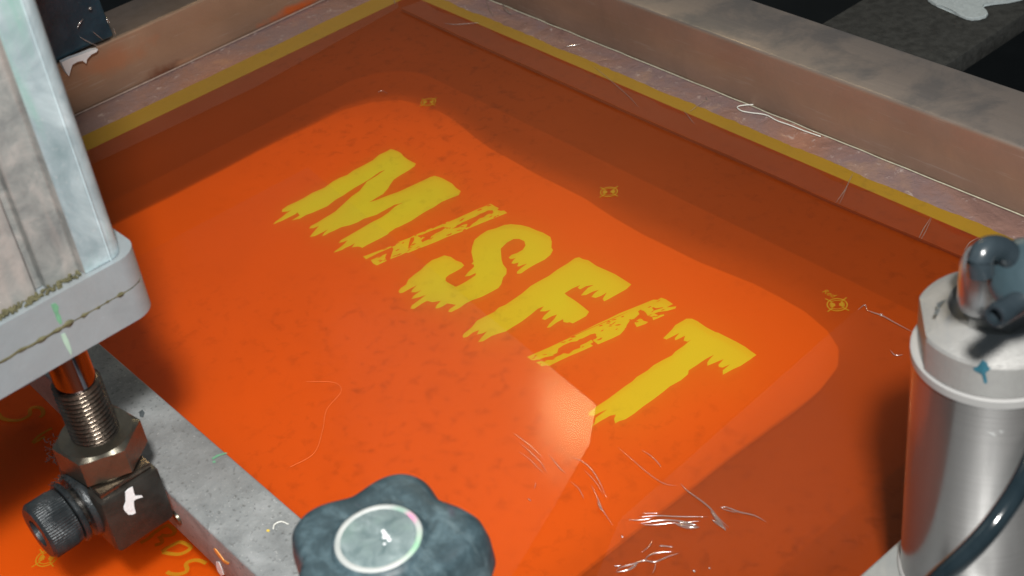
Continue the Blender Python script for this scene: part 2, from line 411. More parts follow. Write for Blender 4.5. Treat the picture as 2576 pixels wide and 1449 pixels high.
def rail_stains():
    nt = M_raily.node_tree; p = [n for n in nt.nodes if n.type == 'BSDF_PRINCIPLED'][0]
    cur = p.inputs['Base Color'].links[0].from_socket
    for (u, v, sy, sz, c, amt) in ((745, 22, .030, .005, (.75, .16, .03), .9), (700, 62, .045, .004, (.20, .26, .28), .7), (425, 182, .020, .008, (.22, .08, .04), .85), (560, 140, .06, .005, (.42, .26, .25), .8),
                                   (400, 205, .03, .005, (.50, .22, .16), .8), (290, 150, .03, .010, (.48, .20, .10), .6), (470, 155, .012, .004, (.62, .36, .22), .7)):
        q = on_plane(u, v, (-.3905, 0, 0), (1, 0, 0))
        tc = N(nt, 'ShaderNodeTexCoord'); nz = N(nt, 'ShaderNodeTexNoise'); nz.inputs['Scale'].default_value = 90; nz.inputs['Detail'].default_value = 5
        nt.links.new(tc.outputs['Object'], nz.inputs['Vector'])
        mp_ = N(nt, 'ShaderNodeMapping'); mp_.inputs['Location'].default_value = (-q.x / .03, -q.y / sy, -q.z / sz); mp_.inputs['Scale'].default_value = (1 / .03, 1 / sy, 1 / sz)
        nt.links.new(tc.outputs['Object'], mp_.inputs[0])
        ln = N(nt, 'ShaderNodeVectorMath', operation='LENGTH'); nt.links.new(mp_.outputs[0], ln.inputs[0])
        ad = N(nt, 'ShaderNodeMath', operation='MULTIPLY_ADD'); nt.links.new(nz.outputs['Fac'], ad.inputs[0]); ad.inputs[1].default_value = 1.6; nt.links.new(ln.outputs['Value'], ad.inputs[2])
        cur = mixc(nt, ramp(nt, ad.outputs[0], [(.9, amt), (1.0, 0.)]) if False else ramp_scaled(nt, ad.outputs[0], 1.1, 1.9, amt), cur, c)
    nt.links.new(cur, p.inputs['Base Color'])
def ramp_scaled(nt, fac, a, b, amt):
    mr = N(nt, 'ShaderNodeMapRange'); nt.links.new(fac, mr.inputs[0]); mr.inputs[1].default_value = a; mr.inputs[2].default_value = b; mr.inputs[3].default_value = amt; mr.inputs[4].default_value = 0.0
    return mr.outputs[0]
rail_stains()
rail('frame_rail', -.390, .46, .2155, .2640, M_railx, 'far rail of the frame with smoky blotches on its top face')
rail('frame_rail', -.438, -.3905, -.50, .2640, M_raily, 'left rail of the frame with brown and purple ink stains')
rail('frame_rail', .4605, .508, -.50, .2640, M_raily)
rail('frame_rail', -.390, .46, -.548, -.5005, M_railx)
# weld bead in the corner and white bead along the far rail
bd = smooth_pts([(x, .2148 + noise.noise(Vector((x * 60, 0, 0))) * .0006, .0008) for x in [-.39 + .01 * k for k in range(80)]], 3)
from_bm('seam_bead', tube_bm(bd, .0004, 6), simple('pale_seam_bead', (.45, .43, .33), .5, 0, 300, .3, .0006), scr, True)
bd = smooth_pts([(-.3892, y, .0008) for y in [-.3 + .02 * k for k in range(26)]], 2)
from_bm('seam_bead', tube_bm(bd, .0006, 6), simple('brown_seam_bead', (.30, .22, .18), .5, 0, 300, .3, .0006), scr, True)

# lettering traced as open areas of the stencil
def nat(pts, ox, oy, s): return [((ox + x / s), (oy + y / s)) for x, y in pts]
def Z1(p): return nat(p, 850, 450, 3.22)
def Z2(p): return nat(p, 1250, 650, 3.22)
def Z3(p): return nat(p, 1450, 800, 2.957)
def Z4(p): return nat(p, 1850, 900, 2.76)
Mo = Z1([(240,790),(245,765),(300,725),(380,690),(470,645),(560,590),(690,535),(780,468),(850,430),(930,400),(1000,350),(1110,295),(1200,245),(1270,185),(1350,150),(1390,125),(1440,138),(1500,168),(1530,205),(1570,235),(1620,262),(1658,280),(1640,310),(1590,345),(1480,410),(1420,450),(1390,495),(1360,545),(1310,600),(1240,640),(1165,688),(1240,665),(1340,625),(1480,575),(1620,510),(1740,455),(1800,425),(1855,408)]) \
  + [(1450,584),(1483,602),(1497,617),(1512,627),(1505,640),(1474,652)] + Z2([(640,40),(560,95),(500,125),(440,160),(380,200),(320,240),(250,275),(200,300),(150,320),(90,360)]) \
  + Z1([(1360,1025),(1290,1065),(1200,1110),(1140,1140),(1090,1170),(1070,1160),(1040,1155),(980,1165),(1015,1118),(960,1150),(920,1165),(880,1190),(790,1222),(800,1205),(850,1170),(910,1120),(935,1090),(880,1110),(840,1118),(870,1085),(950,1040),(1080,965),(1180,905),(1290,850),(1370,795),(1430,740),(1480,710),(1530,690),(1430,715),(1330,770),(1240,820),(1160,845),(1110,860),(1040,900),(960,930),(870,950),(800,985),(740,1010),(700,1035),(665,1045),(690,1010),(735,968),(690,995),(640,1020),(590,1045),(535,1055),(570,1010),(600,975),(635,935),(580,960),(530,965),(545,940),(620,900),(700,850),(800,790),(860,735),(910,690),(980,625),(1060,570),(1100,520),(1140,470),(1240,410),(1337,342),(1270,370),(1180,435),(1090,490),(1000,540),(940,580),(890,615),(810,660),(720,730),(640,765),(560,800),(500,820),(430,860),(345,880),(400,845),(430,825),(405,795),(380,815),(320,845),(250,880),(150,922),(170,895),(240,845),(290,805),(345,768),(300,785)])
I1a = Z1([(1100,1262),(1250,1205),(1395,1152),(1402,1163),(1330,1195),(1260,1225),(1130,1290)])
I1b = Z1([(1180,1300),(1265,1262),(1350,1230),(1330,1275),(1350,1305),(1300,1330),(1245,1355),(1205,1335)])
I1c = Z1([(1385,1290),(1400,1240),(1420,1180),(1405,1160),(1440,1145),(1465,1110)]) + Z2([(180,465),(300,420),(370,385),(470,345),(530,318),(560,315),(650,275),(700,250),(720,250),(800,215),(900,170),(1000,125),(1100,85),(1160,60),(1210,90),(1245,105),(1230,125),(1265,135),(1300,130),(1335,158),(1250,190),(1150,230),(1050,270),(930,320),(850,355),(700,410),(600,455),(500,495),(370,545),(290,578),(265,575),(210,602)])
I1h = [Z2([(315,420),(352,412),(350,445),(315,500),(285,542),(297,470)]), Z2([(385,398),(440,385),(520,350),(600,322),(660,302),(682,315),(640,345),(580,372),(530,405),(520,430),(470,450),(435,468),(425,445),(465,412),(400,412)]),
       Z2([(750,328),(800,295),(850,262),(900,240),(950,215),(1000,195),(1050,165),(1090,150),(1130,130),(1180,128),(1190,150),(1120,175),(1080,205),(1040,215),(1010,245),(970,270),(930,310),(905,300),(915,272),(860,285),(820,310),(780,318)]),
       ]
So = Z2([(185,985),(210,950),(265,915),(290,860),(350,810),(420,760),(480,700),(540,655),(610,630),(670,605),(740,622),(790,658),(850,680),(880,712),(850,740),(790,775),(720,810),(685,840),(682,875),(720,900),(790,938),(850,910),(920,870),(1000,815),(1003,790),(940,820),(885,830),(920,785),(985,725),(980,700),(955,698),(978,670),(965,610),(955,570),(965,510),(990,440),(1050,390),(1120,345),(1210,320),(1300,285),(1370,275),(1480,285),(1560,305),(1640,340),(1710,365),(1790,410),(1805,460),(1800,520),(1818,550),(1790,600),(1730,650),(1640,695),(1560,740),(1480,795),(1440,800),(1435,780),(1480,740),(1545,692),(1500,705),(1460,722),(1440,720),(1455,680),(1400,695),(1378,688),(1400,655),(1425,632),(1370,645),(1350,630),(1380,600),(1440,580),(1500,545),(1528,500),(1515,455),(1460,430),(1400,432),(1330,470),(1265,535),(1270,600),(1275,650),(1290,700),(1328,748),(1325,800),(1290,840),(1270,910),(1240,950),(1150,1000),(1060,1045),(960,1080),(900,1110),(830,1160),(740,1205),(710,1200),(730,1170),(795,1128),(700,1112),(650,1145),(600,1165),(572,1165),(590,1130),(635,1085),(540,1100),(490,1085),(430,1115),(350,1170),(310,1168),(330,1130),(400,1080),(480,1020),(410,1045),(320,1068),(350,1030),(430,970),(370,995),(320,995),(330,970),(380,920),(310,955),(230,1000),(200,1005)])
Fo = Z3([(200,895),(215,870),(290,810),(340,745),(430,700),(510,660),(550,620),(620,590),(700,535),(780,480),(860,410),(930,370),(1040,310),(1120,250),(1220,190),(1290,140),(1330,130),(1370,150),(1420,160),(1500,215),(1580,250),(1680,295),(1760,345),(1838,395),(1790,440),(1700,490),(1620,535),(1575,558),(1560,535),(1600,472),(1545,505),(1490,525),(1450,515),(1480,480),(1525,445),(1460,465),(1400,495),(1348,502),(1380,465),(1420,425),(1475,398),(1400,410),(1340,442),(1318,425),(1345,398),(1260,435),(1190,480),(1210,500),(1290,550),(1370,610),(1428,660),(1400,700),(1340,735),(1270,772),(1240,760),(1215,765),(1180,758),(1175,730),(1110,765),(1050,810),(1018,815),(1040,780),(1090,730),(1118,685),(1060,705),(1000,738),(970,730),(990,700),(1055,640),(1000,655),(950,655),(990,605),(930,630),(870,680),(780,750),(690,805),(620,850),(550,870),(480,895),(400,945),(350,955),(380,915),(440,848),(390,870),(340,880),(362,835),(300,860),(250,900),(210,912)])
I2a = Z3([(825,1098),(900,1065),(1050,1000),(1200,930),(1400,840),(1550,775),(1700,710),(1850,640)]) + Z4([(0,590),(100,545),(200,500),(300,450),(400,405),(500,355),(600,315),(700,275),(810,230),(850,232),(880,212),(920,225),(990,270),(930,300),(1020,290),(1010,310),(940,330),(860,340),(820,355),(860,372),(905,362),(910,372),(850,400),(810,415),(800,385),(760,375),(745,350),(725,330),(700,325),(670,335),(685,360),(640,400),(600,415),(570,460),(560,490),(510,545),(450,575),(380,605),(310,635),(265,600),(270,590),(292,560),(293,540),(280,535),(240,545),(180,575),(120,605),(60,615),(0,640)]) \
   + Z3([(1130,1015),(1120,1055),(1080,1085),(1000,1100),(920,1133),(870,1128)])
I2b = Z3([(915,1150),(960,1138),(1000,1145),(1010,1130),(1080,1125),(1110,1095),(1150,1080),(1180,1062),(1230,1068),(1280,1030),(1340,1010),(1345,985),(1400,960),(1450,930),(1470,955),(1440,970),(1466,990),(1380,1030),(1250,1085),(1150,1130),(1040,1185),(1010,1178),(970,1190)])
I2c = Z4([(640,440),(665,415),(700,395),(720,420),(765,432),(740,450),(660,478)])
I2h = [Z4([(795,303),(815,297),(835,308),(900,297),(895,305),(850,318),(820,328)])]
To = Z4([(900,580),(920,560),(980,500),(1010,460),(1080,420),(1110,402),(1160,402),(1210,425),(1290,480),(1370,522),(1400,530),(1480,570),(1560,610),(1640,655),(1700,700),(1745,730),(1690,770),(1600,830),(1530,860),(1440,910),(1440,870),(1505,815),(1440,845),(1405,840),(1400,820),(1448,768),(1380,795),(1300,828),(1300,800),(1320,770),(1360,728),(1280,770),(1200,825),(1130,870),(1125,905),(1060,960),(960,1015),(880,1080),(800,1140),(720,1195),(640,1260),(560,1312),(500,1330),(465,1350),(455,1310),(472,1270),(420,1280),(330,1330),(235,1392),(280,1345),(290,1300),(395,1222),(330,1250),(270,1282),(225,1280),(230,1250),(300,1195),(400,1130),(480,1070),(560,1010),(620,970),(660,930),(760,870),(810,825),(900,775),(980,735),(1010,700),(1090,645),(1155,590),(1120,610),(1085,600),(1100,555),(1050,580),(1010,598),(1005,580),(1048,530),(990,560),(930,590)])
K = 1.304348
def w2(p):
    q = at(p[0] / K, p[1] / K); return (q.x, q.y)
def spatter(region, n, seed):
    """tiny flecks of missing stencil along a dry-brush stroke"""
    rnd = random.Random(seed); out = []
    (ax, ay), (bx, by), wd = region
    for _ in range(n):
        t = rnd.random(); px = ax + (bx - ax) * t; py = ay + (by - ay) * t
        nx, ny = -(by - ay), bx - ax; L = math.hypot(nx, ny); o = rnd.uniform(-wd, wd)
        px += nx / L * o; py += ny / L * o; l = rnd.uniform(4, 11); h = rnd.uniform(1.2, 2.6); a = math.atan2(by - ay, bx - ax) + rnd.uniform(-.25, .25)
        c, s = math.cos(a), math.sin(a)
        out.append([(px + c * x * l - s * y * h, py + s * x * l + c * y * h) for x, y in ((-1, 0), (-.3, .9), (.5, .7), (1, 0), (.3, -.9), (-.5, -.6))])
    return out
I1h += spatter(((1235, 845), (1630, 690), 24), 46, 1); I2h += spatter(((1745, 1180), (2190, 1000), 24), 60, 2)
letters = {'M': ([Mo], []), 'I': ([I1a, I1b, I1c], I1h), 'S': ([So], []), 'F': ([Fo], []), 'I2': ([I2a, I2b, I2c], I2h), 'T': ([To], [])}
OUT = [(-.337, -.44), (.40, -.44), (.40, .1835), (-.337, .1835)]
# wobbly hand-coated edge
edge = []
for i in range(60): edge.append((-.337 + noise.noise(Vector((i * .3, 5, 0))) * .0008, -.44 + (.1835 + .44) * i / 60))
for i in range(240): edge.append((-.337 + (.40 + .337) * i / 240, .1835 + noise.noise(Vector((i * .117, 0, 0))) * .004 + noise.noise(Vector((i * .6, 3, 0))) * .0012))
edge += [(.40, .1835), (.40, -.44)]
def cdt(loops):
    vs, fs = [], []
    for L in loops:
        if sum(L[i][0] * L[(i + 1) % len(L)][1] - L[(i + 1) % len(L)][0] * L[i][1] for i in range(len(L))) < 0: L = L[::-1]
        b = len(vs); vs += [Vector((x * 1000, y * 1000)) for x, y in L]; fs.append(list(range(b, len(vs))))
    r = delaunay_2d_cdt(vs, [], fs, 1, 1e-4, True)
    return [(v.x / 1000, v.y / 1000) for v in r[0]], r[2], r[5]
loops = [edge]; owner = [('base', None)]
for k, (outs, holes) in letters.items():
    for o in outs: loops.append([w2(p) for p in o]); owner.append((k, 'fill'))
    for h in holes: loops.append([w2(p) for p in h]); owner.append((k, 'hole'))
V, F, O = cdt(loops)
groups = {}
for f, o in zip(F, O):
    own = 'base'; ks = [owner[i] for i in o if i > 0]
    fills = [k for k, t in ks if t == 'fill']; hs = [k for k, t in ks if t == 'hole']
    if fills and not hs: own = fills[0]
    groups.setdefault(own, []).append(f)
def flat_mesh(name, faces, m, z, lab=None, verts=V):
    bm = bmesh.new(); mp = {}
    for f in faces:
        for i in f:
            if i not in mp: mp[i] = bm.verts.new((verts[i][0], verts[i][1], z))
        try: bm.faces.new([mp[i] for i in f])
        except ValueError: pass
    bm.normal_update()
    for f in bm.faces:
        if f.normal.z < 0: f.normal_flip()
    me = bpy.data.meshes.new(name); bm.to_mesh(me); bm.free()
    o = link(name, me, m, scr)
    if lab: o['label'] = lab
    return o
flat_mesh('emulsion', groups['base'], M_film, 0.0)
for k, lab in (('M', 'yellow letter M with dripping feet'), ('I', 'thin scratched letter I after the M'), ('S', 'yellow letter S with ragged drips'),
               ('F', 'yellow letter F with dripping arms'), ('I2', 'thin scratched letter I after the F'), ('T', 'yellow letter T with dripping arms')):
    flat_mesh('letter', groups[k], M_yel, 0.0, lab)
# bare yellow mesh strip and stained glue strip between the emulsion and the rails
def strip(name, inner, outer, m):
    bm = bmesh.new(); a = [bm.verts.new((x, y, 0)) for x, y in inner]; b = [bm.verts.new((x, y, 0)) for x, y in outer]
    for i in range(len(a) - 1): bm.faces.new((a[i], a[i + 1], b[i + 1], b[i]))
    bm.normal_update()
    for f in bm.faces:
        if f.normal.z < 0: f.normal_flip()
    return from_bm_keep(name, bm, m)
def from_bm_keep(name, bm, m):
    me = bpy.data.meshes.new(name); bm.to_mesh(me); bm.free(); return link(name, me, m, scr)
e_far = [p for p in edge[60:301]]
mid_far = [(x, .1958 + noise.noise(Vector((x * 30, 2, 0))) * .002 + noise.noise(Vector((x * 170, 6, 0))) * .001) for x, y in e_far]; mid_far[0] = (-.357, .1958)
strip('mesh_border', e_far, mid_far, M_border)
strip('glue_strip', mid_far, [(-.39, .2155)] + [(x, .2155) for x, y in e_far[1:]], M_glue)
e_l = edge[:60] + [edge[60]]
mid_l = [(-.358 + noise.noise(Vector((y * 20, 7, 0))) * .0018 + noise.noise(Vector((y * 160, 1, 0))) * .0009, y) for x, y in e_l]; mid_l[-1] = (-.357, .1958)
strip('mesh_border', e_l, mid_l, M_border)
strip('glue_strip', mid_l, [(-.3905, y) for x, y in e_l[:-1]] + [(-.39, .2155)], M_glue)

# registration marks
def reg(cx_, cy_, name='registration_mark', s=1.0):
    bm = bmesh.new(); z = .0004
    def ring(r0, r1, a0=0, a1=360, n=40):
        L = []
        for k in range(n + 1):
            a = math.radians(a0 + (a1 - a0) * k / n); c, s_ = math.cos(a), math.sin(a)
            L.append((bm.verts.new((cx_ + r0 * c, cy_ + r0 * s_, z)), bm.verts.new((cx_ + r1 * c, cy_ + r1 * s_, z))))
        for a, b in zip(L, L[1:]): bm.faces.new((a[0], a[1], b[1], b[0]))
    ring(.0045 * s, .0052 * s); ring(.0032 * s, .0037 * s)
    ring(.0010 * s, .0033 * s, 5, 85, 12); ring(.0010 * s, .0033 * s, 185, 265, 12)
    for a in (0, 90, 180, 270):
        c, s_ = math.cos(math.radians(a)), math.sin(math.radians(a)); wv = .00034
        p = [(.0036, -wv), (.0074, -wv), (.0074, wv), (.0036, wv)]
        bm.faces.new([bm.verts.new((cx_ + (x * c - y * s_) * s, cy_ + (x * s_ + y * c) * s, z + .00005)) for x, y in p])
    return from_bm_keep(name, bm, M_mark)
for (u, v) in ((1078, 258), (1532, 484), (2106, 768), (118, 1405)):
    p = at(u, v); reg(p.x, p.y)
fc = bpy.data.curves.new('small_word', 'FONT'); fc.body = 'Red'; fc.size = .0047; fc.shear = .15
fo = bpy.data.objects.new('tmp_word', fc); COL.objects.link(fo)
dg = bpy.context.evaluated_depsgraph_get(); me = bpy.data.meshes.new_from_object(fo.evaluated_get(dg)); bpy.data.objects.remove(fo)
wo = link('small_word', me, M_mark, scr); p = at(2066, 736); wo.location = (p.x, p.y, .0004); wo['label'] = 'small yellow word Red above its mark'
def hand(pts_list, wd, lab):
    bm = bmesh.new()
    for q in pts_list: ribbon_bm(smooth_pts([at(x / K, y / K) for x, y in q], 5), wd, bm, .0005)
    o = from_bm_keep('handwriting', bm, M_mark); o['label'] = lab
h4 = lambda p: nat(p, 0, 1250, 4.83); h5 = lambda p: nat(p, 450, 1700, 7.627)
hand([h4([(-60, 470), (0, 560), (60, 610), (180, 635), (320, 630), (420, 590), (480, 540), (480, 470), (530, 430), (620, 430), (680, 470), (690, 540), (640, 590)])], .0022, 'curly yellow handwritten stroke near the left edge')
hand([h4([(520, 990), (600, 900), (700, 830), (830, 760)]), h4([(530, 1000), (620, 950), (720, 890)])], .0018, 'short yellow handwritten stroke')
hand([h5([(90, 640), (300, 520), (420, 400), (600, 280), (770, 200), (880, 260), (950, 340), (900, 430), (760, 460), (600, 450)]), h5([(560, 470), (630, 580), (600, 650), (450, 700)])], .0020, 'handwritten letter R')
hand([h5([(620, 860), (760, 760), (900, 690), (1060, 620), (1200, 650), (1350, 740), (1250, 850), (1060, 920), (850, 910), (640, 870)])], .0020, 'handwritten letter D')
hand([h5([(750, 1360), (850, 1410), (1050, 1420), (1220, 1370), (1260, 1290), (1230, 1180), (1300, 1110), (1450, 1070), (1600, 1090), (1740, 1150)])], .0020, 'handwritten letter S')

# clear packing tape stuck over the stencil, with creases
def tape(uvs, m, z, lab, amp=.0):
    bm = bmesh.new()
    vs, fs, _ = cdt([[(at(u, v).x, at(u, v).y) for u, v in uvs]])
    b = [bm.verts.new((x, y, z)) for x, y in vs]
    for f in fs: bm.faces.new([b[i] for i in f])
    bm.normal_update()
    for f in bm.faces:
        if f.normal.z < 0: f.normal_flip()
    o = from_bm_keep('clear_tape', bm, m); o['label'] = lab; return o
t1 = tape([(2160, 778), (2330, 852), (2800, 1080), (2500, 1700), (1400, 1700), (1560, 1310), (1840, 1060)], M_tape, .0008, 'wide clear tape with a curled corner near the round cylinder')
t2 = tape([(775, 425), (1066, 675), (1228, 808), (1400, 941), (1500, 1022), (1484, 1120), (1400, 1270), (1200, 1600), (900, 1600), (300, 1100), (-50, 860)], M_tape, .0011, 'long clear tape below the lettering')
low3 = [(1010, 24), (1150, 90), (1288, 152), (1600, 292), (1932, 437), (2100, 513), (2415, 646), (2700, 775)]
t3 = tape(low3 + [(2700, 610), (2576, 556), (1932, 292), (1280, 48), (1120, -16)], M_tape_hazy, .0014, 'clear tape along the far rail')
low4 = [(1004, 22), (820, 120), (644, 222), (350, 362), (180, 440)]
t4 = tape(low4 + [(180, 300), (330, 232), (644, 90), (980, -60)], M_tape_hazy, .0010, 'clear tape along the left rail')
def fold_shade(q, wd, seed):  # dark brown ribbon painting the fold's shadow along the tape edge
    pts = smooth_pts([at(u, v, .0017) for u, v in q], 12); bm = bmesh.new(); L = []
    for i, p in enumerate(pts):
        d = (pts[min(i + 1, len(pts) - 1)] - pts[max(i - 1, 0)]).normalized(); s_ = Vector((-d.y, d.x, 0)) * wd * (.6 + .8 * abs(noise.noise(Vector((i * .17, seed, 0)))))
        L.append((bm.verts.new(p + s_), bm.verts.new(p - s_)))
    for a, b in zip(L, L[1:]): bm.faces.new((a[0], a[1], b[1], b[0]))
    return from_bm_keep('fold_shade_line', bm, film_material('brown_fold_shade', (.16, .03, .006), (.8, .5, .3), .62, spots=False))
fold_shade(low3, .0013, 2.0)
def crease(q, r, parent, tapered=True, h=.0003):
    pts = [at(u, v) for u, v in q]; pts = [Vector((p.x, p.y, .0012 + h)) for p in smooth_pts(pts, 5)]
    return from_bm('tape_crease', tube_bm(pts, r, 8, None, tapered), M_crease_glint, parent, True)
z5 = lambda p: [(1288 + x / 3, 966 + y / 3) for x, y in p]
cr = [([(10,385),(80,435),(160,500),(240,580)], .0004), ([(60,460),(140,530),(220,610),(265,685)], .0004), ([(60,530),(130,580),(190,640),(240,690)], .0003),
      ([(280,550),(330,610),(370,660),(410,690)], .0005), ([(450,570),(530,600),(600,660),(660,750),(710,865)], .0005), ([(545,665),(600,720),(650,780),(690,850)], .0003),
      ([(440,750),(500,800),(530,850),(545,885)], .0003), ([(600,780),(640,860),(670,930),(690,975),(760,1080)], .0005), ([(645,900),(665,945),(685,975)], .0008),
      ([(800,495),(900,580),(1040,700),(1150,770),(1240,785)], .0003), ([(980,515),(1050,560),(1110,620),(1125,645)], .0004),
      ([(1275,770),(1320,820),(1430,900),(1500,960),(1560,1030),(1640,1105)], .0007), ([(1500,975),(1540,1030),(1590,1090),(1615,1125)], .0013), ([(1510,1040),(1550,1070),(1600,1110)], .0010),
      ([(955,1022),(1100,1012),(1250,1018),(1480,1020)], .0005), ([(965,1075),(1050,1055),(1150,1045),(1250,1050),(1330,1060),(1420,1050)], .0007), ([(985,1080),(1080,1080),(1180,1070),(1250,1065)], .0005),
      ([(1230,1070),(1290,1090),(1350,1100),(1420,1098)], .0014), ([(1250,1060),(1330,1072),(1400,1085)], .0012), ([(1570,950),(1620,948),(1720,985),(1830,1010),(1920,1060)], .0006), ([(1575,955),(1640,975),(1700,990)], .0004),
      ([(880,1040),(940,1045),(1040,1035),(1060,1020)], .0005), ([(980,995),(1120,992)], .0004), ([(830,1160),(838,1180)], .0008),
      ([(1000,1350),(1040,1310),(1110,1290),(1220,1285)], .0006), ([(785,1430),(830,1400),(920,1375),(1000,1350),(1080,1360),(1180,1320),(1260,1295)], .0007), ([(785,1440),(880,1420),(930,1390),(945,1370)], .0009),
      ([(1110,1240),(1140,1240),(1220,1248)], .0006), ([(1085,1365),(1080,1410),(1060,1449)], .0004), ([(1060,1195),(1040,1240),(980,1290)], .0004), ([(770,1390),(800,1392),(830,1382)], .0005),
      ([(1360,1425),(1378,1428),(1375,1440)], .0008), ([(1485,1405),(1500,1412)], .0007), ([(120,880),(150,903)], .0005), ([(185,760),(172,810)], .0003)]
for q, r in cr: crease(z5(q), r * .62, t1)
z7 = lambda p: [(1932 + x / 3, 483 + y / 3) for x, y in p]
for q, r in (([(680, 905), (730, 870), (745, 905)], .0003), ([(735, 905), (800, 930), (860, 950), (950, 1000), (1100, 1080)], .0004), ([(840, 940), (865, 952)], .0008), ([(920, 1210), (960, 1250), (1020, 1245)], .0003)):
    crease(z7(q), r, t1)
for q, r in (([(510, 100), (560, 30), (592, -20), (640, -130)], .0004), ([(535, 110), (570, 40), (610, -60), (645, -120)], .0003), ([(1130, 385), (1170, 300), (1232, 205)], .0004), ([(1145, 388), (1185, 320), (1236, 210)], .0003), ([(1480, 460), (1520, 400), (1590, 360)], .0004)):
    crease(z7(q), r * .7, t3)
z50 = lambda p: [(1288 + x / 3, y / 3) for x, y in p]
for q, r in (([(600, 500), (720, 600), (880, 740), (960, 830)], .0003), ([(1340, 860), (1420, 800), (1475, 765)], .0004), ([(1290, 840), (1380, 955)], .0003), ([(520, 225), (530, 280)], .0005), ([(1465, 740), (1475, 770)], .0007), ([(400, 365), (480, 355), (520, 345)], .0006)):
    crease(z50(q), r * .7, t3)
z60 = lambda p: [(644 + x / 3, y / 3) for x, y in p]
for q, r in (([(1420, 188), (1500, 198), (1600, 192), (1690, 185)], .0005), ([(1860, 40), (1890, 90), (1932, 125)], .0016), ([(1740, 0), (1760, 80), (1800, 140)], .0006), ([(1040, 0), (1055, 50)], .0005), ([(920, 710), (960, 700), (995, 720)], .0002)):
    crease(z60(q), r * .7, t3)

# faint lint threads lying on the screen
def thread(q, r, lab, z=.0016, zs=None, m=None):
    pts = []
    for i, (u, v) in enumerate(q):
        zz = z if zs is None else zs[i]; pts.append(at(u, v, zz))
    o = from_bm('lint_thread', tube_bm(smooth_pts(pts, 6), r, 6), m or M_thread, None, True)
    tag(o, lab, 'thread'); return o
thread([(1288 + x / 3, y / 3) for x, y in [(1880, 765), (1860, 785), (1800, 790), (1740, 795), (1700, 808), (1730, 835), (1800, 850), (1870, 858), (1930, 872), (2000, 910), (2100, 945), (2200, 985), (2330, 1030)]], .00035, 'white thread with a hooked end lying along the far rail seam')
thread([(760 + 10, 960), (840, 962), (858, 985), (822, 1030), (812, 1080), (790, 1140), (730, 1175)], .00006, 'hair-thin pale fibre curling on the orange mesh above the star knob', m=M_fibre)
thread([(644 + 130 / 3, 966 + 1095 / 3), (644 + 140 / 3, 966 + 1060 / 3), (644 + 190 / 3, 966 + 1038 / 3), (644 + 245 / 3, 966 + 1058 / 3)], .00028, 'short curled white fibre on the grey bar beside the star knob', zs=[.0558] * 4)

# ------------------------------------------------------------------ dark pallet behind, with a dried ink flake
pal = from_bm('black_pallet', box_bm(-.095, .0095, .30, .95, -.045, -.03, .002, 2), M_rubber, None, True, 40)
tag(pal, 'charcoal rubber-topped pallet strip beyond the far rail, top right', 'pallet')
fk = [(z[0] / 4.829 / K + 2208.0, z[1] / 4.829 / K) for z in [(800, -20), (860, 15), (930, 60), (1040, 90), (1180, 150), (1300, 225), (1400, 265), (1500, 285), (1620, 265), (1720, 240), (1750, 205), (1730, 160), (1690, 130), (1640, 95), (1690, 45), (1850, 25), (2080, 0), (2300, -40), (2300, -200), (700, -200)]]
bm = prism_bm([(at(u, v, -.027).x, at(u, v, -.027).y) for u, v in fk], -.0295, -.027, .0006, 2)
fl2 = from_bm('ink_flake', bm, M_flake, None, False); tag(fl2, 'pale grey dried ink flake with a hooked lobe lying on the charcoal pallet', 'ink flake')

# ------------------------------------------------------------------ black plastic wrapped clamp on the left rail
br = empty('wrapped_clamp', (-.395, -.06, H), 'glossy black plastic wrapped clamp with torn white paper edge on the left rail', 'clamp')
def local(o, root): o.parent = root; o.matrix_parent_inverse = Matrix.Translation(root.location).inverted(); return o
XB = -.3895
bm = box_bm(-.436, XB, -.16, -.0265, .042, .16, .003, 3)
bmesh.ops.subdivide_edges(bm, edges=bm.edges[:], cuts=6, use_grid_fill=True)
for vt in bm.verts:
    vt.co.x += noise.noise(vt.co * 45) * .0035; vt.co.y += noise.noise(vt.co * 38 + Vector((5, 0, 0))) * .002
local(from_bm('plastic_wrap', bm, M_blackplastic, None, True, 50), br)
pp = [(155, 157), (176, 147), (205, 137), (232, 126), (247, 124), (243, 131), (230, 137), (219, 149), (217, 160), (208, 153), (196, 155), (182, 163), (178, 176), (174, 192), (168, 185), (160, 170)]
n_ = len(pp); bm = bmesh.new()
f1 = [bm.verts.new(on_plane(u, v, (XB + .0060, 0, 0), (1, 0, 0))) for u, v in pp]
bm.faces.new(f1); r_ = bmesh.ops.extrude_face_region(bm, geom=bm.faces[:]); bmesh.ops.translate(bm, verts=[e for e in r_['geom'] if isinstance(e, bmesh.types.BMVert)], vec=(-.004, 0, 0))
local(from_bm('torn_paper_edge', bm, M_paper, None), br)

for q, r in (([(194, 72), (199, 60), (209, 47)], .0006), ([(200, 92), (218, 103), (256, 121)], .0004), ([(222, 24), (231, 18)], .0012), ([(268, 45), (273, 58)], .0009), ([(232, 78), (246, 90), (262, 103)], .0003), ([(286, 72), (292, 90)], .0004)):  # pale streaks added as painted highlights on the black plastic
    pts = [on_plane(u, v, (XB + .0045, 0, 0), (1, 0, 0)) for u, v in q]
    local(from_bm('plastic_glint', tube_bm(smooth_pts(pts, 5), r, 6, None, True), M_crease_glint, None, True), br)
